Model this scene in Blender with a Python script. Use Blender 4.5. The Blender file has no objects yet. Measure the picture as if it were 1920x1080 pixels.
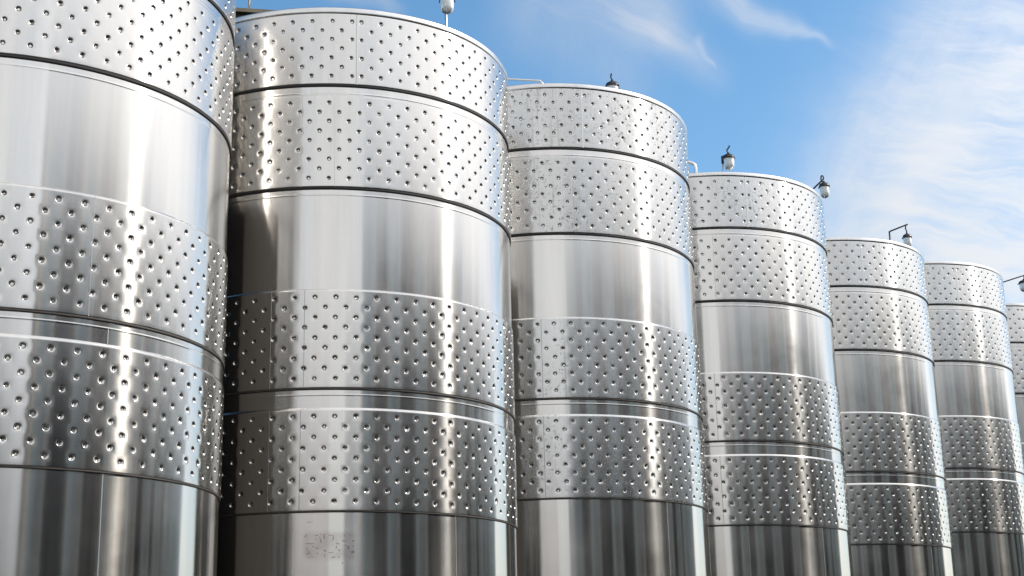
import bpy, math, random
import numpy as np
from mathutils import Matrix, Vector

D2R = math.radians
scene = bpy.context.scene
col = scene.collection
S = 2.0                      # tank radius in metres; layout numbers below are in radii
CAMZ = 1.6

# ------------------------------------------------------------------ camera
FPX, PITCH, ROLL = 2728.1853, D2R(15.35748), D2R(-1.34012)
cam_d = bpy.data.cameras.new('camera'); cam = bpy.data.objects.new('camera', cam_d); col.objects.link(cam)
cam_d.sensor_width = 36; cam_d.lens = FPX / 1920 * 36
cam_d.clip_start = 0.1; cam_d.clip_end = 5000
AX = Vector((1, 0, 0)); AU = Vector((0, -math.sin(PITCH), math.cos(PITCH))); AF = Vector((0, math.cos(PITCH), math.sin(PITCH)))
cr_, sr_ = math.cos(ROLL), math.sin(ROLL)
RT = AX * cr_ + AU * sr_; UP = AX * -sr_ + AU * cr_
M = Matrix.Identity(4)
for i in range(3):
    M[i][0] = RT[i]; M[i][1] = UP[i]; M[i][2] = -AF[i]
M[2][3] = CAMZ
cam.matrix_world = M
scene.camera = cam

def ray(px, py):
    return RT * (px - 960) + UP * (540 - py) + AF * FPX

def pt(px, py, hd):
    """world point seen at photo pixel (px,py) at horizontal distance hd metres"""
    d = ray(px, py); h = math.hypot(d.x, d.y)
    return Vector((0, 0, CAMZ)) + d * (hd / h)

# ------------------------------------------------------------------ light
SUN_AZ, SUN_EL = D2R(84), D2R(41)
sundir = Vector((math.sin(SUN_AZ) * math.cos(SUN_EL), math.cos(SUN_AZ) * math.cos(SUN_EL), math.sin(SUN_EL)))
sd = bpy.data.lights.new('sun', 'SUN'); sd.energy = 2.1; sd.angle = D2R(0.53); sd.color = (1, .95, .88)
so = bpy.data.objects.new('sun', sd); col.objects.link(so)
so.rotation_euler = sundir.to_track_quat('Z', 'Y').to_euler()
scene.view_settings.view_transform = 'Standard'; scene.view_settings.look = 'None'
scene.view_settings.gamma = 1; scene.view_settings.exposure = 0.35
scene.cycles.max_bounces = 10; scene.cycles.glossy_bounces = 6
scene.cycles.caustics_reflective = False

class NT:
    """tiny node helper"""
    def __init__(s, tree): s.t = tree
    def n(s, kind, **kw):
        nd = s.t.nodes.new(kind)
        for k, v in kw.items(): setattr(nd, k, v)
        return nd
    def put(s, sock, v):
        if isinstance(v, bpy.types.NodeSocket): s.t.links.new(v, sock)
        elif v is not None: sock.default_value = v
    def m(s, op, a, b=None, c=None, clamp=False):
        nd = s.n('ShaderNodeMath', operation=op, use_clamp=clamp)
        for i, v in enumerate((a, b, c)):
            if v is not None: s.put(nd.inputs[i], v)
        return nd.outputs[0]
    def smooth(s, x, a, b, lo=0., hi=1.):
        nd = s.n('ShaderNodeMapRange', interpolation_type='SMOOTHSTEP'); nd.clamp = True
        s.put(nd.inputs[0], x)
        for i, v in zip((1, 2, 3, 4), (a, b, lo, hi)): nd.inputs[i].default_value = v
        return nd.outputs[0]
    def lin(s, x, a, b, lo=0., hi=1.):
        nd = s.n('ShaderNodeMapRange'); nd.clamp = True
        s.put(nd.inputs[0], x)
        for i, v in zip((1, 2, 3, 4), (a, b, lo, hi)): nd.inputs[i].default_value = v
        return nd.outputs[0]
    def comb(s, x, y, z):
        nd = s.n('ShaderNodeCombineXYZ')
        for i, v in enumerate((x, y, z)): s.put(nd.inputs[i], v)
        return nd.outputs[0]
    def noise(s, vec, scale, detail=4, rough=.55, dist=0., w=None):
        nd = s.n('ShaderNodeTexNoise')
        if w is not None:
            nd.noise_dimensions = '4D'; s.put(nd.inputs['W'], w)
        s.put(nd.inputs['Vector'], vec); nd.inputs['Scale'].default_value = scale
        nd.inputs['Detail'].default_value = detail; nd.inputs['Roughness'].default_value = rough
        nd.inputs['Distortion'].default_value = dist
        return nd.outputs['Fac']
    def mix(s, f, a, b):
        nd = s.n('ShaderNodeMix', data_type='RGBA'); s.put(nd.inputs[0], f); s.put(nd.inputs[6], a); s.put(nd.inputs[7], b)
        return nd.outputs[2]
    def mapping(s, vec, scale=(1, 1, 1), rot=(0, 0, 0), loc=(0, 0, 0)):
        nd = s.n('ShaderNodeMapping'); s.put(nd.inputs[0], vec)
        nd.inputs['Scale'].default_value = scale; nd.inputs['Rotation'].default_value = rot; nd.inputs['Location'].default_value = loc
        return nd.outputs[0]

def px_azel(px, py):
    d = ray(px, py).normalized()
    return math.degrees(math.atan2(d.x, d.y)), math.degrees(math.asin(d.z))

world = bpy.data.worlds.new('World'); scene.world = world; world.use_nodes = True
wt = world.node_tree; wt.nodes.clear(); W = NT(wt)
sky = W.n('ShaderNodeTexSky', sky_type='NISHITA'); sky.sun_disc = False
sky.sun_elevation = SUN_EL; sky.sun_rotation = SUN_AZ
sky.altitude = 300; sky.air_density = 1.0; sky.dust_density = 1.2; sky.ozone_density = 2.0
tc = W.n('ShaderNodeTexCoord'); sep = W.n('ShaderNodeSeparateXYZ'); wt.links.new(tc.outputs['Generated'], sep.inputs[0])
X, Y, Z = sep.outputs
AZ = W.m('MULTIPLY', W.m('ARCTAN2', X, Y), 57.2958)
EL = W.m('MULTIPLY', W.m('ARCSINE', W.m('MINIMUM', W.m('MAXIMUM', Z, -1.), 1.)), 57.2958)
# warped sky coordinates in degrees
v0 = W.comb(AZ, EL, 0.)
wn = W.n('ShaderNodeTexNoise'); wt.links.new(v0, wn.inputs['Vector']); wn.inputs['Scale'].default_value = .22; wn.inputs['Detail'].default_value = 3
wsep = W.n('ShaderNodeSeparateColor'); wt.links.new(wn.outputs['Color'], wsep.inputs[0])
AZw = W.m('ADD', AZ, W.m('MULTIPLY', W.m('SUBTRACT', wsep.outputs[0], .5), 2.6))
ELw = W.m('ADD', EL, W.m('MULTIPLY', W.m('SUBTRACT', wsep.outputs[1], .5), 2.6))

def streak(p0, p1, width, soft=1.0, taper=None):
    """soft elongated wisp between two photo directions"""
    a0, e0 = px_azel(*p0); a1, e1 = px_azel(*p1)
    L = math.hypot(a1 - a0, e1 - e0); ux, uy = (a1 - a0) / L, (e1 - e0) / L
    da = W.m('SUBTRACT', AZw, a0); de = W.m('SUBTRACT', ELw, e0)
    t = W.m('DIVIDE', W.m('ADD', W.m('MULTIPLY', da, ux), W.m('MULTIPLY', de, uy)), L)
    n = W.m('ADD', W.m('MULTIPLY', da, -uy), W.m('MULTIPLY', de, ux))
    wd = width / FPX * 57.3
    ww = W.lin(t, 0, 1, wd * (taper[0] if taper else 1), wd * (taper[1] if taper else 1))
    g = W.m('DIVIDE', n, ww)
    g = W.m('EXPONENT', W.m('MULTIPLY', W.m('MULTIPLY', g, g), -1.))
    ends = W.m('MULTIPLY', W.smooth(t, -.25 * soft, .2 * soft), W.smooth(t, 1 + .25 * soft, 1 - .15 * soft))
    return W.m('MULTIPLY', g, ends)

def fibre(ang, sx, sy, scale, seed, lo, hi, detail=6, rough=.62):
    v = W.mapping(W.comb(AZw, ELw, float(seed)), scale=(1, 1, 1), rot=(0, 0, D2R(ang)))
    v = W.mapping(v, scale=(sx, sy, 1))
    return W.smooth(W.noise(v, scale, detail, rough, .3), lo, hi)

f1 = fibre(27, .16, 1.2, .6, 3, .30, .75)      # filaments falling to the right (top wisps)
f2 = fibre(14, .22, 1.1, 1.0, 9, .33, .68)      # fine ripples across the right band
f3 = fibre(-50, .35, 1.0, .4, 21, .2, .8, 6, .7)
layers = []
layers.append((streak((1000, -90), (1320, 110), 95, 1, (1.2, .35)), f1, .42))
layers.append((streak((1150, -60), (1250, 90), 70, 1, (1.3, .5)), f1, .4))
layers.append((streak((1300, -60), (1535, 84), 30, .6, (1.5, .25)), f1, .42))
layers.append((streak((1310, 70), (1342, 112), 9, .6, (1.4, .3)), None, .22))
layers.append((streak((600, -30), (740, 24), 16, 1), f1, .45))
layers.append((streak((930, 20), (1200, 160), 60, 1), f3, .22))
# broad diagonal veil on the right
layers.append((streak((1590, 560), (1930, -40), 120, 1, (1.0, 1.5)), f3, .35))
layers.append((streak((1660, 480), (1800, 180), 34, .8, (1.0, 1.3)), None, .35))
layers.append((streak((1480, 520), (1760, 60), 110, 1, (1.2, .6)), f3, .4))
layers.append((streak((1620, 560), (1960, 60), 150, 1, (1.0, 1.5)), f2, .68))
layers.append((streak((1780, 620), (2200, 200), 210, 1), f2, .68))
layers.append((streak((1500, 620), (2100, 560), 170, 1), f2, .68))
acc = None
for g, f, k in layers:
    x = W.m('MULTIPLY', g, k)
    if f is not None: x = W.m('MULTIPLY', x, W.m('ADD', W.m('MULTIPLY', f, .65), .35))
    x = W.m('SUBTRACT', 1., W.m('MINIMUM', x, .97))
    acc = x if acc is None else W.m('MULTIPLY', acc, x)
wisps = W.m('SUBTRACT', 1., acc)
# general thin cloud over the rest of the sky (south and west, seen in the steel)
sx_, sy_ = math.sin(D2R(140)), math.cos(D2R(140))
side = W.m('ADD', W.m('MULTIPLY', X, sx_), W.m('MULTIPLY', Y, sy_))
g3 = W.noise(W.mapping(tc.outputs['Generated'], scale=(2.2, 2.2, 5.)), 1.0, 6, .6)
veil = W.m('MULTIPLY', W.smooth(side, -.42, .2), W.m('ADD', .55, W.m('MULTIPLY', W.smooth(g3, .3, .7), .45)))
veil = W.m('MULTIPLY', veil, W.smooth(EL, -2, 6))
sunv = W.n('ShaderNodeVectorMath', operation='DOT_PRODUCT'); wt.links.new(tc.outputs['Generated'], sunv.inputs[0]); sunv.inputs[1].default_value = sundir
glow = W.smooth(sunv.outputs['Value'], .2, 1.0)
cloud_k = W.m('ADD', W.m('ADD', 3.9, W.m('MULTIPLY', W.smooth(side, -.3, .45), 3.1)), W.m('MULTIPLY', glow, 3.5))
cloudc = W.n('ShaderNodeVectorMath', operation='SCALE'); cloudc.inputs[0].default_value = (1.0, .985, .975); wt.links.new(cloud_k, cloudc.inputs['Scale'])
fac = W.m('MAXIMUM', W.m('MULTIPLY', wisps, .93), veil)
# photographic sky is a little paler and cyan-blue
hs = W.n('ShaderNodeHueSaturation'); wt.links.new(sky.outputs[0], hs.inputs['Color']); hs.inputs['Hue'].default_value = .49; hs.inputs['Saturation'].default_value = 1.2; hs.inputs['Value'].default_value = 1.0
skyc = W.mix(fac, hs.outputs[0], cloudc.outputs[0])
bg = W.n('ShaderNodeBackground'); wt.links.new(skyc, bg.inputs[0]); bg.inputs[1].default_value = 0.15
wo = W.n('ShaderNodeOutputWorld'); wt.links.new(bg.outputs[0], wo.inputs[0])

# ------------------------------------------------------------------ materials
def new_mat(name):
    m = bpy.data.materials.new(name); m.use_nodes = True; m.node_tree.nodes.clear()
    N = NT(m.node_tree); b = N.n('ShaderNodeBsdfPrincipled'); o = N.n('ShaderNodeOutputMaterial')
    m.node_tree.links.new(b.outputs[0], o.inputs[0])
    return m, N, b

def steel(name, base=(.665, .645, .615), rough=.2, aniso=1., dirt=0., bump=.0):
    m, N, b = new_mat(name)
    b.inputs['Metallic'].default_value = 1
    tcn = N.n('ShaderNodeTexCoord'); oi = N.n('ShaderNodeObjectInfo')
    P = tcn.outputs['Object']; rnd = N.m('MULTIPLY', oi.outputs['Random'], 40.)
    st = N.noise(N.mapping(P, (7, 7, .35)), 1., 5, .6, 0, rnd)          # vertical run marks
    fine = N.noise(N.mapping(P, (1.5, 1.5, 60)), 1., 4, .6, 0, rnd)      # horizontal polishing lines
    blot = N.noise(P, 1.3, 5, .6, .4, rnd)
    k = N.m('ADD', N.lin(st, .3, .7, .88, 1.04), N.lin(blot, .3, .7, -.07, .05))
    c = N.mix(1., (*base, 1), (*base, 1))
    vm = N.n('ShaderNodeVectorMath', operation='SCALE'); vm.inputs[0].default_value = base; N.put(vm.inputs['Scale'], k)
    colr = vm.outputs[0]
    r = N.m('ADD', N.lin(st, .3, .7, rough - .015, rough + .02), N.m('ADD', N.lin(fine, .3, .7, -.004, .004), N.lin(blot, .3, .7, -.02, .025)))
    if dirt > 0:
        sp = N.noise(P, 26, 6, .75, .5, rnd)
        reg = N.noise(N.mapping(P, (1, 1, .6)), 1.1, 4, .6, .6, rnd)
        d = N.m('MULTIPLY', N.smooth(sp, .54, .66), N.smooth(reg, .38, .6))
        drip = N.m('MULTIPLY', N.smooth(N.noise(N.mapping(P, (22, 22, .8)), 1., 4, .6, 0, rnd), .55, .75), N.smooth(reg, .4, .6))
        d = N.m('MAXIMUM', d, N.m('MULTIPLY', drip, .45))
        d = N.m('MULTIPLY', d, dirt)
        colr = N.mix(d, colr, (.09, .085, .075, 1))
        r = N.m('ADD', r, N.m('MULTIPLY', d, .35))
        b.inputs['Metallic'].default_value = 1
        N.put(b.inputs['Metallic'], N.m('SUBTRACT', 1., N.m('MULTIPLY', d, .8)))
    N.put(b.inputs['Base Color'], colr); N.put(b.inputs['Roughness'], r)
    if aniso:
        tg = N.n('ShaderNodeTangent', direction_type='RADIAL', axis='Z')
        N.put(b.inputs['Tangent'], tg.outputs[0])
        b.inputs['Anisotropic'].default_value = aniso; b.inputs['Anisotropic Rotation'].default_value = .25
    return m

def plain(name, c, rough=.6, metal=0., noise=0.12, scale=6):
    m, N, b = new_mat(name)
    tcn = N.n('ShaderNodeTexCoord')
    f = N.noise(tcn.outputs['Object'], scale, 5, .6)
    vm = N.n('ShaderNodeVectorMath', operation='SCALE'); vm.inputs[0].default_value = c
    N.put(vm.inputs['Scale'], N.lin(f, .25, .75, 1 - noise, 1 + noise))
    N.put(b.inputs['Base Color'], vm.outputs[0]); b.inputs['Roughness'].default_value = rough; b.inputs['Metallic'].default_value = metal
    return m

M_SHELL = steel('polished_steel_shell', rough=.165)
M_JACK = steel('polished_steel_jacket', rough=.182)
M_JACKW = steel('weathered_steel_jacket', base=(.62, .61, .59), rough=.215, dirt=.7)
M_JACKS = steel('slightly_dusty_steel_jacket', base=(.64, .635, .62), rough=.205, dirt=.45)
M_GREY = plain('grey_render', (.2, .2, .195), .9, 0, .06, .6)
M_DULL = steel('dull_steel', base=(.44, .385, .32), rough=.2)
M_PIT = steel('dark_pit_steel', base=(.25, .235, .215), rough=.3, aniso=0)
M_RIM = steel('rim_steel', base=(.7, .69, .67), rough=.3, aniso=0)
M_LEDGE = steel('ledge_steel', base=(.8, .8, .8), rough=.42, aniso=0)
M_BEAD = steel('weld_bead_steel', base=(.5, .49, .47), rough=.35, aniso=0)
M_PIPE = steel('pipe_steel', base=(.72, .7, .67), rough=.22, aniso=0)
M_SEAL = plain('black_sealant', (.018, .016, .015), .7)
M_SEALB = plain('brown_sealant', (.06, .05, .043), .6)
M_CAP = plain('black_enamel', (.012, .012, .014), .35)
M_DARKARM = plain('dark_bracket_paint', (.03, .032, .04), .45)
M_ASPH = plain('asphalt', (.05, .05, .048), .9, 0, .25, 1.1)
M_CONC = plain('concrete', (.16, .155, .145), .9, 0, .2, 1.3)
M_DECK = plain('weathered_deck', (.22, .19, .13), .8, 0, .3, 9)
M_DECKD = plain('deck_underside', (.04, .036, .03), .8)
M_SHED = plain('dark_cladding', (.014, .013, .012), .8)
M_CREAM = plain('cream_render', (.55, .47, .42), .9, 0, .05, .6)
M_MARK = plain('brown_residue', (.3, .14, .12), .6, 0, .2, 12)
M_MARK.node_tree.nodes['Principled BSDF'].inputs['Alpha'].default_value = .27
m, N, b = new_mat('faint_stain'); M_STAIN = m
b.inputs['Base Color'].default_value = (.42, .2, .14, 1); b.inputs['Roughness'].default_value = .5
tcn = N.n('ShaderNodeTexCoord'); sp_ = N.n('ShaderNodeSeparateXYZ'); N.t.links.new(tcn.outputs['UV'], sp_.inputs[0])
fx = N.m('MULTIPLY', N.smooth(sp_.outputs[0], 0, .15), N.smooth(sp_.outputs[0], 1, .85)); fy = N.m('MULTIPLY', N.smooth(sp_.outputs[1], 0, .2), N.smooth(sp_.outputs[1], 1, .75))
nz = N.smooth(N.noise(tcn.outputs['Object'], 5, 2, .5, .5), .3, .7)
N.put(b.inputs['Alpha'], N.m('MULTIPLY', N.m('MULTIPLY', fx, fy), N.m('ADD', .07, N.m('MULTIPLY', nz, .1))))
gm, GN, gb = new_mat('lamp_glass')
gb.inputs['Base Color'].default_value = (.93, .96, .95, 1); gb.inputs['Transmission Weight'].default_value = .3; gb.inputs['Roughness'].default_value = .12
M_GLASS = gm
M_BULB = plain('bulb_white', (.75, .75, .72), .3, 0, .02)

# ------------------------------------------------------------------ mesh helpers
def mesh_obj(name, verts, faces, mat, parent=None, smooth=True, loc=None):
    me = bpy.data.meshes.new(name); me.from_pydata([tuple(v) for v in verts], [], faces); me.update()
    if smooth: me.polygons.foreach_set('use_smooth', [True] * len(me.polygons))
    me.materials.append(mat)
    o = bpy.data.objects.new(name, me); col.objects.link(o)
    if parent: o.parent = parent
    if loc: o.location = loc
    return o

def np_mesh(name, V, quads, mat, tris=None):
    me = bpy.data.meshes.new(name)
    nq = len(quads); ntr = 0 if tris is None else len(tris)
    me.vertices.add(len(V)); me.vertices.foreach_set('co', V.astype(np.float32).ravel())
    idx = quads.ravel()
    if ntr: idx = np.concatenate([idx, tris.ravel()])
    me.loops.add(len(idx)); me.loops.foreach_set('vertex_index', idx.astype(np.int32))
    me.polygons.add(nq + ntr)
    ls = np.concatenate([np.arange(nq) * 4, nq * 4 + np.arange(ntr) * 3]).astype(np.int32)
    me.polygons.foreach_set('loop_start', ls)
    me.polygons.foreach_set('use_smooth', np.ones(nq + ntr, bool))
    me.update(calc_edges=True); me.validate()
    me.materials.append(mat)
    return me

class MB:
    """collects tubes, boxes and lathes into one mesh"""
    def __init__(s): s.v = []; s.f = []
    def add(s, v, f):
        o = len(s.v); s.v += [tuple(p) for p in v]; s.f += [tuple(i + o for i in q) for q in f]
    def tube(s, pts, r, n=12, caps=True):
        pts = [Vector(p) for p in pts]; rs = r if isinstance(r, (list, tuple)) else [r] * len(pts)
        V = []; ref = None
        for i, p in enumerate(pts):
            t = (pts[min(i + 1, len(pts) - 1)] - pts[max(i - 1, 0)]).normalized()
            if ref is None:
                ref = t.orthogonal().normalized()
            ref = (ref - t * ref.dot(t)).normalized(); b = t.cross(ref)
            for k in range(n):
                a = 2 * math.pi * k / n; V.append(p + (ref * math.cos(a) + b * math.sin(a)) * rs[i])
        F = [(i * n + k, i * n + (k + 1) % n, (i + 1) * n + (k + 1) % n, (i + 1) * n + k) for i in range(len(pts) - 1) for k in range(n)]
        if caps: F += [tuple(range(n))[::-1], tuple((len(pts) - 1) * n + k for k in range(n))]
        s.add(V, F)
    def lathe(s, prof, n=24, c=(0, 0, 0), closed=False):
        V = []; c = Vector(c)
        for r, z in prof:
            for k in range(n):
                a = 2 * math.pi * k / n; V.append(c + Vector((r * math.cos(a), r * math.sin(a), z)))
        F = [(i * n + k, i * n + (k + 1) % n, (i + 1) * n + (k + 1) % n, (i + 1) * n + k) for i in range(len(prof) - 1) for k in range(n)]
        s.add(V, F)
    def box(s, c, d, ax=None):
        c = Vector(c); ax = ax or (Vector((1, 0, 0)), Vector((0, 1, 0)), Vector((0, 0, 1)))
        V = [c + ax[0] * (i * d[0] / 2) + ax[1] * (j * d[1] / 2) + ax[2] * (k * d[2] / 2) for i in (-1, 1) for j in (-1, 1) for k in (-1, 1)]
        s.add(V, [(0, 1, 3, 2), (4, 6, 7, 5), (0, 4, 5, 1), (2, 3, 7, 6), (0, 2, 6, 4), (1, 5, 7, 3)])
    def build(s, name, mat, parent=None, smooth=True):
        return mesh_obj(name, s.v, s.f, mat, parent, smooth)

def curve_pts(pts, n=6):
    """Catmull-Rom through pts"""
    P = [Vector(p) for p in pts]; P = [P[0] * 2 - P[1]] + P + [P[-1] * 2 - P[-2]]; out = []
    for i in range(1, len(P) - 2):
        for k in range(n):
            t = k / n
            out.append(.5 * ((2 * P[i]) + (P[i + 1] - P[i - 1]) * t + (2 * P[i - 1] - 5 * P[i] + 4 * P[i + 1] - P[i + 2]) * t * t + (3 * P[i] - P[i - 1] - 3 * P[i + 1] + P[i + 2]) * t ** 3))
    out.append(P[-2]); return out

# ------------------------------------------------------------------ tank geometry (metres above tank base)
BASE = 0.67                                   # ground level of the middle terrace
hR = dict(Ru=3.704, AB=3.2573, Bb=2.6955, Ct=2.168, Cb=1.6594, Dt=1.5681, Db=1.0630)
H = {k: v * S + CAMZ - BASE for k, v in hR.items()}
RJ = S * 1.0                                  # jacket outer radius
RS = RJ - .014                                # shell radius
rngg = np.random.default_rng(4)
WAV = [(k, rngg.uniform(0, 6.28), rngg.uniform(.4, 1) / (k ** .8), rngg.uniform(-.8, .8)) for k in (5, 7, 9, 12, 15, 19, 24, 31, 38)]

def waves(a, z, amp):
    w = np.zeros_like(a)
    for k, ph, A, q in WAV: w += A * np.sin(k * a + ph + q * z)
    return w * amp

def dimple_mesh(name, ncell, nrow, z0, z1, mat, seed, ledge):
    """sheet steel jacket round the tank with staggered pressed dimples; z0..z1 local, top ledge included"""
    cw = 2 * math.pi / ncell; ch = .103
    mid = (z0 + z1) / 2; zb = mid - nrow * ch / 2
    nx = ncell * 4; ny = nrow * 4
    par = ncell % 2
    gx, gy = np.meshgrid(np.arange(nx), np.arange(ny + 1))          # (ny+1, nx)
    A = gx * cw / 4 - cw / 2; Zg = zb + gy * ch / 4
    verts_az = [np.stack([A.ravel(), Zg.ravel(), np.zeros(A.size)], 1)]
    quads = []; tris = []
    vid = lambda x, y: y * nx + (x % nx)
    ci, cj = np.meshgrid(np.arange(ncell), np.arange(nrow)); ci = ci.ravel(); cj = cj.ravel()
    pit = ((ci + (nrow - 1 - cj)) % 2) == 0
    # flat cells
    fi, fj = ci[~pit], cj[~pit]
    for dx in range(4):
        for dy in range(4):
            x = fi * 4 + dx; y = fj * 4 + dy
            quads.append(np.stack([vid(x, y), vid(x + 1, y), vid(x + 1, y + 1), vid(x, y + 1)], 1))
    # pit cells
    pi_, pj = ci[pit], cj[pit]; npit = len(pi_)
    per = [(0, 0), (1, 0), (2, 0), (3, 0), (4, 0), (4, 1), (4, 2), (4, 3), (4, 4), (3, 4), (2, 4), (1, 4), (0, 4), (0, 3), (0, 2), (0, 1)]
    ang = np.array([math.atan2(y - 2, x - 2) for x, y in per])
    r0 = .0235; rings = [1.45, 1.14, 1.0, .9, .7, .45, .2]
    rs = np.random.default_rng(seed)
    rr = r0 * rs.uniform(.88, 1.1, npit); dep = .0145 * rs.uniform(.8, 1.15, npit)
    jx = rs.normal(0, .0024, npit); jz = rs.normal(0, .002, npit)
    ca = pi_ * cw; cz = zb + (pj + .5) * ch
    prev = np.stack([vid(pi_ * 4 + x, pj * 4 + y) for x, y in per], 1)   # npit,16
    off = A.size
    for q in rings:
        rad = (rr * q)[:, None]
        a = ca[:, None] + (jx[:, None] + rad * np.cos(ang)) / RJ; z = cz[:, None] + jz[:, None] + rad * np.sin(ang)
        if q > 1: h = np.zeros(a.shape) - (.0006 if q < 1.3 else 0)
        else: h = -dep[:, None] * (1 - q * q) - .0012 + np.zeros(a.shape)
        verts_az.append(np.stack([a.ravel(), z.ravel(), h.ravel()], 1))
        cur = off + np.arange(npit)[:, None] * 16 + np.arange(16)[None]; off += npit * 16
        nxt = np.roll(np.arange(16), -1)
        quads.append(np.stack([prev, prev[:, nxt], cur[:, nxt], cur], 2).reshape(-1, 4))
        prev = cur
    verts_az.append(np.stack([ca + jx / RJ, cz + jz, -dep - .0012], 1)); c = off + np.arange(npit); off += npit
    tris = np.stack([prev, prev[:, np.roll(np.arange(16), -1)], np.repeat(c[:, None], 16, 1)], 2).reshape(-1, 3)
    # margins: rows from the lattice edge up to the ledge and down to the lip
    def strip(y, targets):
        nonlocal off
        prv = vid(np.arange(nx), y); up = targets[0][0] > zb + y * ch / 4 - 1e-9
        for z, h in targets:
            verts_az.append(np.stack([A[0], np.full(nx, z), np.full(nx, h)], 1))
            cu = off + np.arange(nx); off += nx
            n2 = np.roll(np.arange(nx), -1)
            quads.append(np.stack([prv, prv[n2], cu[n2], cu], 1) if up else np.stack([prv[n2], prv, cu, cu[n2]], 1))
            prv = cu
    le = ledge
    strip(ny, [(z1 - le - .012, 0), (z1 - le - .002, 0), (z1 - le + .001, -.001), (z1 - le * .5, -.007), (z1, -.0145)])
    strip(0, [(z0 + .010, 0), (z0 + .003, -.0005), (z0, -.004), (z0 - .0005, -.0145)])
    V = np.concatenate(verts_az); a, z, h = V[:, 0], V[:, 1], V[:, 2]
    edge = np.clip(np.minimum(z - z0, z1 - le - z) / .06, 0, 1)
    # quilted sheet between the dimples, plus long uneven waves
    jitter = 1 + .5 * np.sin(5 * a + seed) * np.sin(2.7 * z + 1.3 * seed)
    pil = .00028 * (np.cos(a / cw * math.pi + par * 0) * np.cos((z - zb - ch / 2) / ch * math.pi) * (1 if (nrow - 1) % 2 == 0 else -1))
    if par:  # odd lattice: fade quilting out at the seam
        pil = pil * np.clip(np.minimum(a + cw / 2, 2 * math.pi - cw / 2 - a) / (cw * 1.0), 0, 1)
    pil = pil * -1.
    rad = RJ + h + pil * jitter * edge + waves(a + seed, z, .0007) * (h > -.001)
    Vx = np.stack([rad * np.sin(a), rad * -np.cos(a), z], 1)
    Q = np.concatenate(quads)
    used = np.zeros(len(Vx), bool); used[Q.ravel()] = True; used[tris.ravel()] = True
    remap = np.cumsum(used) - 1
    me = np_mesh(name, Vx[used], remap[Q][:, ::1], mat, remap[tris])
    me.materials.append(M_PIT)
    # darker steel on the inner faces of each dimple
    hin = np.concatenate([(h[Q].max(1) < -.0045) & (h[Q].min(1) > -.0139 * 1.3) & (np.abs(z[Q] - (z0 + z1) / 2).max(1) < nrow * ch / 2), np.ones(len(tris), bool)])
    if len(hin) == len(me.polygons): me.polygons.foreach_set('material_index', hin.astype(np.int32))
    return me

ME = {
 'A': dimple_mesh('dimple_jacket_top', 121, 7, H['AB'] + .022, H['Ru'] - .072, M_JACK, 1, .006),
 'B': dimple_mesh('dimple_jacket_second', 122, 9, H['Bb'] + .022, H['AB'] - .098, M_JACK, 2, .009),
 'C': dimple_mesh('dimple_jacket_third', 122, 9, H['Cb'] + .016, H['Ct'] + .004, M_JACK, 3, .019),
 'D': dimple_mesh('dimple_jacket_lowest', 122, 9, H['Db'] + .012, H['Dt'] + .004, M_JACK, 5, .023),
}

def shell_mesh():
    zs = []; rr = []
    def pl(z, r): zs.append(z); rr.append(r)
    beads = [H['AB'] - .098 + .02, H['Bb'] - .062, H['Cb'] - .052]
    z = -3.0; pts = [(-3, 0), (0, 0)]
    pts += [(q, 0) for q in np.linspace(.3, H['Ru'] - .03, 30)]
    for b in beads: pts += [(b - .035, 0), (b - .014, 0), (b + .014, 0), (b + .035, 0), (b - .007, 0), (b - .003, .0013), (b + .003, .0013), (b + .007, 0)]
    pts = sorted(pts)
    pts = [p for i, p in enumerate(pts) if not any(abs(p[0] - b) < .04 and p[1] == 0 and min(abs(abs(p[0] - b) - q) for q in (.007, .014, .035)) > 1e-4 for b in beads)]
    n = 576; a = np.arange(n) * 2 * math.pi / n
    V = []
    for z, b in pts:
        r = RS + b + waves(a, np.full(n, z), .0011)
        V.append(np.stack([r * np.sin(a), -r * np.cos(a), np.full(n, z)], 1))
    V = np.concatenate(V); m = len(pts); k = np.arange(n); k2 = (k + 1) % n
    Q = np.concatenate([np.stack([i * n + k, i * n + k2, (i + 1) * n + k2, (i + 1) * n + k], 1) for i in range(m - 1)])
    return np_mesh('shell', V, Q, M_SHELL)
ME['shell'] = shell_mesh()

def lathe_me(name, prof, mat, n=256):
    b = MB(); b.lathe([(r, z) for r, z in prof], n)
    me = bpy.data.meshes.new(name); me.from_pydata(b.v, [], b.f); me.update()
    me.polygons.foreach_set('use_smooth', [True] * len(me.polygons)); me.materials.append(mat); return me
zt = H['Ru']
ME['rim'] = lathe_me('top_rim', [(RS, zt - .085), (RJ - .004, zt - .076), (RJ + .004, zt - .062), (RJ + .006, zt - .045), (RJ + .003, zt - .03), (RJ + .006, zt - .016), (RJ - .002, zt - .004), (RJ - .02, zt), (RJ - .07, zt - .004)], M_RIM)
ME['roof'] = lathe_me('roof', [(RJ - .06, zt - .02), (1.4, zt + .02), (.35, zt + .075), (.34, zt + .13), (.05, zt + .14), (0.001, zt + .14)], M_RIM, 96)
def seal_me(name, z, h, mat):
    return lathe_me(name, [(RS - .002, z + h), (RJ - .003, z + h), (RJ - .003, z + h * .2), (RJ - .008, z), (RS - .002, z)], mat, 192)
ME['sA'] = seal_me('seal', H['AB'] - .007, .028, M_SEAL)
ME['sB'] = seal_me('seal', H['Bb'] - .007, .028, M_SEAL)
ME['sC'] = seal_me('seal', H['Cb'] - .004, .020, M_SEALB)
ME['sD'] = seal_me('seal', H['Db'] - .003, .015, M_SEALB)
ME['shadow'] = None

CT = [(-2.29199561, 6.26006733), (-0.99918428, 7.96921903), (0.24402497, 9.57928864), (1.53778055, 11.31883854), (2.8116134, 13.0623599), (4.08271953, 14.70963934), (5.32744609, 16.38471164)]
OFF = [-.2347, -.2347, 0, 0, 0, .2385, .2210]

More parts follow.
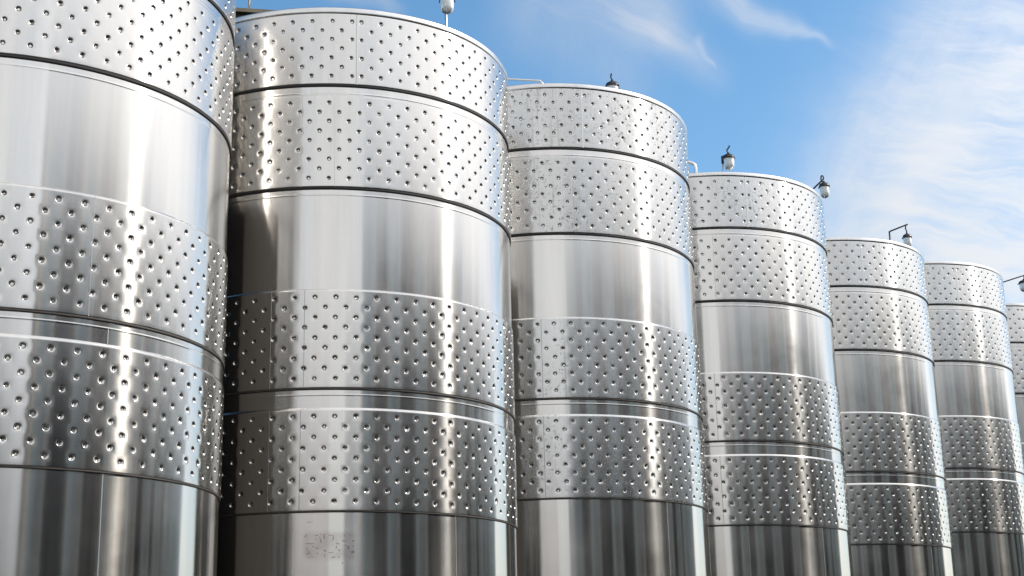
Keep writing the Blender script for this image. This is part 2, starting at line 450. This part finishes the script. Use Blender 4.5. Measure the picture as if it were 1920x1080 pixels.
def tank_angle(i, px, py):
    """angle (about tank i's axis, 0 = towards -Y) of the shell point seen at a photo pixel"""
    d = ray(px, py); c = Vector((CT[i][0] * S, CT[i][1] * S)); dx, dy = d.x, d.y
    a = dx * dx + dy * dy; b = dx * c.x + dy * c.y; q = c.length_squared - RJ * RJ
    s = (b - math.sqrt(max(b * b - a * q, 0))) / a
    x, y = dx * s - c.x, dy * s - c.y
    return math.atan2(x, -y)

PHASE = {0: {'B': (57, 86, 9), 'C': (99, 565), 'D': (96, 653)},
         1: {'A': (669, 100), 'B': (578, 339), 'C': (590.6, 560.7), 'D': (588, 783)},
         2: {'A': (1090.5, 217), 'B': (1046, 305), 'C': (1042.6, 733.7), 'D': (1042.6, 790.7)},
         3: {'A': (1398, 361), 'B': (1366.7, 451), 'C': (1357, 707), 'D': (1367.6, 862)},
         4: {'A': (1616, 492.6), 'B': (1590.7, 556), 'C': (1609, 781), 'D': (1620, 916)},
         5: {'A': (1793, 522), 'B': (1756.7, 588), 'C': (1791, 786.7), 'D': (1803, 905)}}
SEAMS = {0: {'C': [(169, 540)], 'low': [(190, 980)], 'mid': [(204, 635)]},
         1: {'A': [(669, 100)], 'B': [(628, 270), (566, 270)], 'C': [(507, 650), (570, 650)], 'D': [(503, 870), (562, 870)], 'low': [(857, 1030)]},
         2: {'A': [(1090.5, 217)], 'B': [(1010.5, 360), (1058, 360)], 'C': [(1016, 660)], 'D': [(1021, 860)], 'low': [(1256, 1020)]},
         3: {'A': [(1398, 361)], 'B': [(1340, 510), (1379, 510)], 'C': [(1343, 762)], 'D': [(1354, 925)], 'low': [(1547, 1040), (1405, 1020)]},
         4: {'A': [(1616, 492.6)], 'B': [(1568, 604), (1605, 604)], 'low': [(1750, 1056)]},
         5: {'A': [(1793, 522)], 'B': [(1784, 622)]}}
ZR = {'A': (H['AB'] + .024, H['Ru'] - .078), 'B': (H['Bb'] + .024, H['AB'] - .105), 'C': (H['Cb'] + .018, H['Ct'] - .014),
      'D': (H['Db'] + .014, H['Dt'] - .018), 'low': (0, H['Db'] - .005), 'mid': (H['Dt'] + .006, H['Cb'] - .055), 'plain': (H['Ct'] + .01, H['Bb'] - .01)}

def seam_me(band):
    z0, z1 = ZR[band]; rad = (RS if band in ('low', 'mid', 'plain') else RJ)
    w, h = (.012, .001) if band == 'A' else ((.0045, .0022) if band in ('low', 'mid') else (.0038, .0016))
    V = []; F = []
    zs = np.linspace(z0, z1, 14)
    for z in zs:
        for (x, dh) in ((-w, -.004), (-w * .6, h * .7), (0, h), (w * .6, h * .7), (w, -.004)):
            a = x / rad; r = rad + dh; V.append((r * math.sin(a), -r * math.cos(a), z))
    for i in range(len(zs) - 1):
        for k in range(4): F.append((i * 5 + k, i * 5 + k + 1, (i + 1) * 5 + k + 1, (i + 1) * 5 + k))
    me = bpy.data.meshes.new('weld_seam'); me.from_pydata(V, [], F); me.update()
    me.polygons.foreach_set('use_smooth', [True] * len(F)); me.materials.append(M_LEDGE if band in ('low', 'mid') else M_BEAD); return me
SM = {k: seam_me(k) for k in ('A', 'B', 'C', 'D', 'low', 'mid')}

def blocker_me():  # added dark strip between tanks, stops the sun glint bouncing onto the next one
    V = []; F = []; a0, a1 = math.pi - D2R(67), math.pi - D2R(36)
    n = 16; r0, r1 = RJ + .001, RJ + .007
    for k in range(n + 1):
        a = a0 + (a1 - a0) * k / n
        for r, z in ((r0, .2), (r1, .2), (r1, H['Bb'] - .02), (r0, H['Bb'] - .02)): V.append((r * math.sin(a), -r * math.cos(a), z))
    for k in range(n):
        for q in range(4): F.append((k * 4 + q, k * 4 + (q + 1) % 4, k * 4 + 4 + (q + 1) % 4, k * 4 + 4 + q))
    F += [(0, 1, 2, 3), (n * 4 + 3, n * 4 + 2, n * 4 + 1, n * 4)]
    me = bpy.data.meshes.new('glint_blocker'); me.from_pydata(V, [], F); me.update(); me.materials.append(bpy.data.materials['black_sealant']); return me
M_BLOCK = plain('blocker_dark', (.06, .055, .05), .7)
ME['blocker'] = blocker_me()

def part(name, me, parent, rz=0, mat=None):
    o = bpy.data.objects.new(name, me); col.objects.link(o); o.parent = parent; o.rotation_euler.z = rz
    if mat is not None:
        o.material_slots[0].link = 'OBJECT'; o.material_slots[0].material = mat
    return o

rnd = random.Random(7)
def make_tank(x, y, z, label, group, idx=None, jm=None, shellmat=None):
    t = bpy.data.objects.new('storage_tank', None); col.objects.link(t)
    t.location = (x, y, z); t.empty_display_size = .5
    t['label'] = label; t['category'] = 'tank'; t['group'] = group
    part('shell', ME['shell'], t, rnd.uniform(0, 6.28), shellmat); part('top_rim', ME['rim'], t); part('roof', ME['roof'], t)
    if idx is not None and idx < 6: part('glint_blocker', ME['blocker'], t, 0, M_BLOCK)  # unseen strip, added only to block mirrored sun
    ph = PHASE.get(idx, {}); sm = SEAMS.get(idx, {})
    for b in 'ABCD':
        n = 121 if b == 'A' else 122
        if b in ph:
            rz = tank_angle(idx, *ph[b][:2]) + (math.pi / n if b == 'A' else 0)
        else: rz = rnd.uniform(0, 6.28)
        j = part('dimple_jacket', ME[b], t, rz, jm.get(b) if jm else None)
        for s in sm.get(b, []):
            part('weld_seam', SM[b], j, tank_angle(idx, *s) - rz)
        part('seal', ME['s' + b], t)
    for b in ('low', 'mid'):
        for s in sm.get(b, []): part('weld_seam', SM[b], t, tank_angle(idx, *s))
    return t

# ------------------------------------------------------------------ setting
ux, uy = .604, .797           # along the row;  normal towards the camera is (uy,-ux)
def rowpt(u, n): return Vector(((u * ux + n * uy) * S, (u * uy - n * ux) * S, 0))

g = MB(); g.box((0, 0, -.5), (3000, 3000, 1.0)); go = g.build('ground', M_ASPH, smooth=False); go['kind'] = 'structure'

ROWG = 'steel tanks standing in the front row'
LBL = ['nearest steel tank cut off by the left edge of the photo, rim out of frame',
       'big steel tank with smeared brown marks low on its shell, second from the left',
       'steel tank with dirt-speckled upper dimpled bands, third from the left',
       'steel tank between the dirt-speckled tank and the tank under the long-armed lamp',
       'steel tank under the lamp hanging from a long angled arm, fifth from the left',
       'steel tank second from the right edge, last one whose rim shows whole',
       'farthest steel tank, a narrow slice cut off by the right edge']
tanks = []
for i, (cx, cy) in enumerate(CT):
    jm = {2: {'A': M_JACKW, 'B': M_JACKW, 'C': M_JACKS, 'D': M_JACKS}, 4: {'A': M_JACKS}, 5: {'A': M_JACKS, 'B': M_JACKS}, 3: {'A': M_JACKS}}.get(i)
    tanks.append(make_tank(cx * S, cy * S, BASE + OFF[i] * S, LBL[i], ROWG, i, jm))
# a few more tanks closing both ends of the row (seen in the reflections)
for k in (-1,):
    make_tank((CT[0][0] - 1.28) * S, (CT[0][1] - 1.70) * S, BASE + OFF[0] * S, 'steel tank left of the nearest one, outside the picture', 'tanks outside the picture')
for k in range(11):
    p = rowpt(2.1 + 2.11 * k, 1.75)
    make_tank(p.x, p.y, BASE + (-.2347 if k < 3 else (0 if k < 6 else .23)) * S, 'tank number %s of the opposite row counted from the near end, seen only mirrored' % 'one two three four five six seven eight nine ten eleven'.split()[k], 'opposite row of tanks seen in reflections', None, {q: M_DULL for q in 'ABCD'}, M_DULL).scale = (.66, .66, 1.16)

# terraces the tanks stand on
for (i0, i1, o_) in ((0, 1, -.2347), (2, 4, 0), (5, 6, .23)):
    a = Vector((CT[i0][0], CT[i0][1], 0)) * S; b = Vector((CT[i1][0], CT[i1][1], 0)) * S
    d = (b - a).normalized(); a -= d * 2.1; b += d * 2.1; top = BASE + o_ * S
    m = MB(); c = (a + b) / 2; m.box((c.x, c.y, top / 2 + .002), ((b - a).length, 4.6, top), (d, Vector((-d.y, d.x, 0)), Vector((0, 0, 1))))
    o = m.build('terrace', M_CONC, smooth=False); o['kind'] = 'structure'

def shed(name, label, u0, u1, n0, n1, h, mat):
    m = MB(); c = rowpt((u0 + u1) / 2, (n0 + n1) / 2)
    ax = (Vector((ux, uy, 0)), Vector((uy, -ux, 0)), Vector((0, 0, 1)))
    L = (u1 - u0) * S; Wd = abs(n1 - n0) * S
    t = bpy.data.objects.new(name, None); col.objects.link(t); t['label'] = label; t['category'] = 'building'
    m.box(c + Vector((0, 0, h / 2)), (L, Wd, h), ax)
    k = int(L / .5)
    for q in range(k):
        for sgn in (-1, 1):
            m.box(c + ax[0] * (-L / 2 + .25 + q * .5) + ax[1] * sgn * (Wd / 2 + .02) + Vector((0, 0, h / 2 - .05)), (.12, .04, h - .1), ax)
    m.build('wall', mat, t, False)
    r = MB(); r.box(c + Vector((0, 0, h + .08)), (L + .5, Wd + .5, .14), ax); r.build('roof', mat, t, False)
shed('storage_shed', 'long dark shed behind the front row of tanks', -9, 24, -7.3, -10, 5.0, M_SHED)
shed('storage_shed', 'long dark shed behind the opposite row of tanks', 1, 27, 2.5, 7, 10.7, M_SHED)
shed('rendered_building', 'cream building closing the yard behind the photographer', -16, -12, -4, 10, 9.0, M_CREAM)

shed('rendered_building', 'grey building at the yard end beside the cream one', -6, -4, 8.5, 24, 9.5, M_GREY)

# ------------------------------------------------------------------ residue on the second tank
def mark_mesh():
    rn = random.Random(3)
    c = Vector((CT[1][0] * S, CT[1][1] * S))
    zoff = BASE + OFF[1] * S
    def wp(px, py):
        d = ray(px, py); a = d.x ** 2 + d.y ** 2; b = d.x * c.x + d.y * c.y; q = c.length_squared - (RS + .0035) ** 2
        s = (b - math.sqrt(b * b - a * q)) / a
        return (d.x * s - c.x, d.y * s - c.y, CAMZ + d.z * s - zoff)
    V = []; F = []; nx2, ny2 = 16, 8
    for j in range(ny2 + 1):
        for i in range(nx2 + 1): V.append(wp(562 + 110 * i / nx2, 992 + 64 * j / ny2))
    V = [(Vector((v[0], v[1], 0)) * (1 - .0012 / RS) + Vector((0, 0, v[2]))) for v in V]
    F = [(j * (nx2 + 1) + i, (j + 1) * (nx2 + 1) + i, (j + 1) * (nx2 + 1) + i + 1, j * (nx2 + 1) + i + 1) for j in range(ny2) for i in range(nx2)]
    o = mesh_obj('faint_stain', V, F, M_STAIN, tanks[1]); uv = o.data.uv_layers.new()
    for l in o.data.loops: uv.data[l.index].uv = ((l.vertex_index % (nx2 + 1)) / nx2, (l.vertex_index // (nx2 + 1)) / ny2)
    strokes = [((570, 1008), (576, 1002), 1.0), ((571, 1018.5), (589, 1019.5), .8), ((590, 1003), (597, 1004), .8), ((600, 1002), (603, 1002), .9), ((601, 1010), (602, 1018), 1.), ((607.5, 1000), (608, 1011), 1.1),
               ((616, 1004), (625, 1003), .7), ((626, 1003), (623, 1015), .8), ((573, 1027), (579, 1034), .7), ((574, 1040), (580, 1036), 1.2), ((584, 1024), (590, 1025), .8), ((591, 1028), (598, 1028), 1.2),
               ((594, 1037), (596, 1039), 1.6), ((606, 1032), (612, 1033), 1.3), ((608, 1039), (609, 1044), .9), ((616, 1036), (625, 1036), .8), ((630, 1018), (636, 1020), 1.), ((631, 1022), (630, 1030), .7),
               ((634, 1030), (638, 1033), .9), ((621, 1045), (629, 1045), .8), ((633, 1045), (637, 1044), 1.), ((641, 1014), (648, 1014), .9), ((645, 1022), (650, 1023), .8), ((645, 1002), (647, 1006), .9),
               ((652, 1022), (654, 1030), 1.5), ((662, 1012), (663, 1016), 1.2), ((658, 1035), (663, 1036), 1.5), ((663, 1032), (664, 1036), 1.2), ((662, 1022), (663, 1026), 1.), ((642, 1054), (643, 1057), .9), ((577, 1045), (579, 1046), .7),
               ((590, 1014), (594, 1010), .6), ((599, 1006), (600, 1011), .6), ((575, 979), (587, 979), .5)]
    for p0, p1, w in strokes:
        V = []; F = []; n = 6; dx, dy = p1[0] - p0[0], p1[1] - p0[1]; L = math.hypot(dx, dy) or 1; nx_, ny_ = -dy / L, dx / L; o = len(V)
        for k in range(n + 1):
            t = k / n; w_ = w * 1.5 * (math.sin(math.pi * min(max(t, .08), .92)) ** .5) * rn.uniform(.6, 1.2); jx, jy = rn.uniform(-.5, .5), rn.uniform(-.5, .5)
            cx, cy = p0[0] + dx * t + jx, p0[1] + dy * t + jy
            V.append(wp(cx + nx_ * w_, cy + ny_ * w_)); V.append(wp(cx - nx_ * w_, cy - ny_ * w_))
        F += [(o + 2 * k, o + 2 * k + 1, o + 2 * k + 3, o + 2 * k + 2) for k in range(n)]
        mesh_obj('brown_smear', V, F, M_MARK, tanks[1])
mark_mesh()

# ------------------------------------------------------------------ lamps on the tank tops
def lamp(label, capc, hd, w=.21, glass=True, swing=0., post=None, arm=None, cable=None, hookloop=None, extra=None, tank=None, postmat=None):
    """capc: photo pixel of the centre of the cap's lower edge"""
    c = pt(*capc, hd)
    t = bpy.data.objects.new('hanging_lamp', None); col.objects.link(t); t.location = c
    t['label'] = label; t['category'] = 'lamp'; t['group'] = 'lamps hung above the tank tops'
    def rel(p): return Vector(p) - c
    r = w / 2
    m = MB(); m.lathe([(r * .8, -.012), (r * .97, -.01), (r, -.002), (r * .98, .012), (r * .9, .022), (r * .85, .04), (r * .62, .056), (r * .34, .066), (r * .22, .07), (r * .2, .092), (r * .1, .1), (.001, .102)], 32)
    m.lathe([(r * .8, -.012), (r * .78, .02), (.001, .05)], 32)
    cap = m.build('lamp_cap', M_CAP, t)
    for k in range(3):
        a = k * 2.094 + .5; q = MB(); q.tube([(r * math.cos(a) * .95, r * math.sin(a) * .95, .004), (r * math.cos(a) * 1.16, r * math.sin(a) * 1.16, -.012)], .008, 8); q.build('thumb_screw', M_CAP, cap)
    m = MB(); g_ = r * .85
    m.lathe([(g_, -.005), (g_, -.06), (g_ * .98, -.11), (g_ * .88, -.15), (g_ * .66, -.178), (g_ * .36, -.19), (.001, -.193)], 32)
    m.lathe([(.001, -.188), (g_ * .34, -.185), (g_ * .62, -.173), (g_ * .83, -.147), (g_ * .93, -.11), (g_ * .95, -.06), (g_ * .95, -.005)], 32)
    m.build('glass_jar', M_GLASS, t)
    m = MB(); m.lathe([(.001, -.125), (.02, -.12), (.034, -.1), (.036, -.08), (.026, -.055), (.018, -.035), (.018, .01)], 20); m.build('bulb', M_BULB, t)
    if cable:
        m = MB(); m.tube(curve_pts([rel(pt(x, y, hd)) for x, y in cable]), .012, 10); m.build('hook', M_DARKARM, t)
    if arm:
        m = MB(); m.tube([rel(pt(x, y, h)) for x, y, h in arm], .014, 10); m.build('arm', M_DARKARM, t)
    if post:
        x, y0, y1, h = post
        top = rel(pt(x, y1, h)); roofz = BASE + OFF[tank] * S + H['Ru'] + .0
        bot = Vector((top.x, top.y, min(rel(pt(x, y0, h)).z, roofz - c.z)))
        m = MB(); m.tube([bot, top], .016, 12); m.build('post', postmat or M_PIPE, t)
        if extra:
            e = MB(); e.tube([top - Vector((0, 0, extra)), top + Vector((0, 0, .01))], .022, 12); e.build('clamp', M_CAP, t)
    return t

def hdR(v): return v * S
lamp('clear glass jar lamp on a white pole above the second tank, at the top edge', (838, -1), hdR(8.3), .205, post=(835.5, 60, -45, hdR(8.36)), arm=[(835.5, -44, hdR(8.36)), (838, -46, hdR(8.3))], cable=[(838, -45), (836, -34), (838, -20)], tank=1)
lamp('lamp whose black cap just peeks over the rim of the dirt-speckled tank', (1148, 162), hdR(9.6), .205, cable=[(1148, 150), (1145.5, 144), (1146.5, 138)], post=(1150, 185, 166, hdR(9.66)), tank=2)
lamp('lamp with black cap and clear jar standing above the left part of the fourth tank', (1366.5, 297), hdR(10.9), .195, cable=[(1365, 287), (1363, 282), (1366, 277), (1368, 273)], post=(1354.5, 330, 294, hdR(10.93)), arm=[(1354.5, 294, hdR(10.93)), (1366, 288, hdR(10.9))], extra=.11, tank=3)
lamp('lamp with curled black hook hanging just outside the right rim of the fourth tank', (1545.5, 350), hdR(11.45), .18, cable=[(1543, 342), (1539.5, 337), (1540, 330), (1543, 330.5), (1544, 335), (1541, 338.5), (1539.5, 339.5)], arm=[(1524, 355, hdR(11.5)), (1540, 339.5, hdR(11.45))], post=(1524, 372, 355, hdR(11.5)), tank=3)
lamp('lamp hanging from a long angled dark arm above the fifth tank', (1701, 445.5), hdR(13.0), .172, cable=[(1698.5, 422), (1697.8, 428), (1700, 434), (1700.5, 438)], arm=[(1668, 434, hdR(13.05)), (1702, 420.5, hdR(13.0))], post=(1667.5, 460, 434, hdR(13.05)), tank=4, postmat=M_DARKARM)
lamp('lamp on a dark straight arm cut by the right edge of the photo', (1920.5, 531), hdR(16.2), .25, cable=[(1920, 516), (1920, 520), (1920.5, 524)], arm=[(1878, 530, hdR(16.2)), (1921, 516, hdR(16.2))], post=(1878, 600, 530, hdR(16.2)), tank=6, postmat=M_DARKARM)

# ------------------------------------------------------------------ bent pipes on the roofs
def bent_pipe(label, pxs, hd, r, tank, hd2=None):
    P = [pt(x, y, hd if hd2 is None else hd + (hd2 - hd) * k / (len(pxs) - 1)) for k, (x, y) in enumerate(pxs)]
    roofz = BASE + OFF[tank] * S + H['Ru'] - .05
    P = [Vector((P[0].x, P[0].y, roofz))] + P + [Vector((P[-1].x, P[-1].y, roofz))]
    base = P[-1].copy(); m = MB(); m.tube([p - base for p in P[:1]] + [p - base for p in curve_pts(P[1:-1], 4)] + [P[-1] - base], r, 14)
    o = m.build('bent_pipe', M_PIPE); o.location = base; o['label'] = label; o['category'] = 'pipe'
bent_pipe('long level steel pipe with a bent end over the dirt-speckled tank', [(905, 152), (908, 148), (930, 147.5), (1005, 151), (1012, 152), (1016.5, 156), (1017.5, 163)], hdR(9.3), .0135, 2)
bent_pipe('short thick steel pipe arch beside the left rim of the fourth tank', [(1272, 318), (1275, 308), (1284, 304), (1294, 304.5), (1301, 308), (1304.5, 315), (1305, 325)], hdR(11.0), .027, 3)

# ------------------------------------------------------------------ walkway behind the second tank
wk = bpy.data.objects.new('walkway', None); col.objects.link(wk); wk['label'] = 'old raised walkway deck with a steel handrail post, behind the second tank'; wk['category'] = 'walkway'
a = pt(300, 7.5, 19.0); b = pt(535, 22.0, 19.0); wk.location = (b.x, b.y, 0)
d = (b - a); L = d.length; d.normalize(); side_ = Vector((-d.y, d.x, 0)).normalized(); upv = side_.cross(d) * -1
if upv.z < 0: upv = -upv
cc = (a + b) / 2 - Vector(wk.location)
m = MB(); m.box(cc + side_ * .35 - upv * .02, (L, .74, .04), (d, side_, upv)); m.build('deck', M_DECK, wk, False)
m = MB(); m.box(cc - side_ * .03 - upv * .032, (L, .03, .055), (d, side_, upv)); m.build('fascia_board', M_DECK, wk, False)
m = MB(); m.box(cc + side_ * .06 - upv * .13, (L, .05, .13), (d, side_, upv)); m.build('beam', M_DECKD, wk, False)
pp = pt(467, 15.5, 19.05) - Vector(wk.location)
m = MB(); m.tube([pp - Vector((0, 0, .06)), pp + Vector((0, 0, 1.1))], .018, 12); m.build('handrail_post', M_PIPE, wk)
m = MB(); m.tube([pp + Vector((0, 0, 1.1)), pp + Vector((0, 0, 1.1)) - d * 1.2], .018, 12); m.build('handrail', M_PIPE, wk)
for k in (.15, .85):
    q = a + (b - a) * k - Vector(wk.location); m = MB(); m.box(Vector((q.x, q.y, (q.z - .2) / 2)) + side_ * .35, (.12, .12, q.z - .2)); m.build('leg', M_DECKD, wk, False)
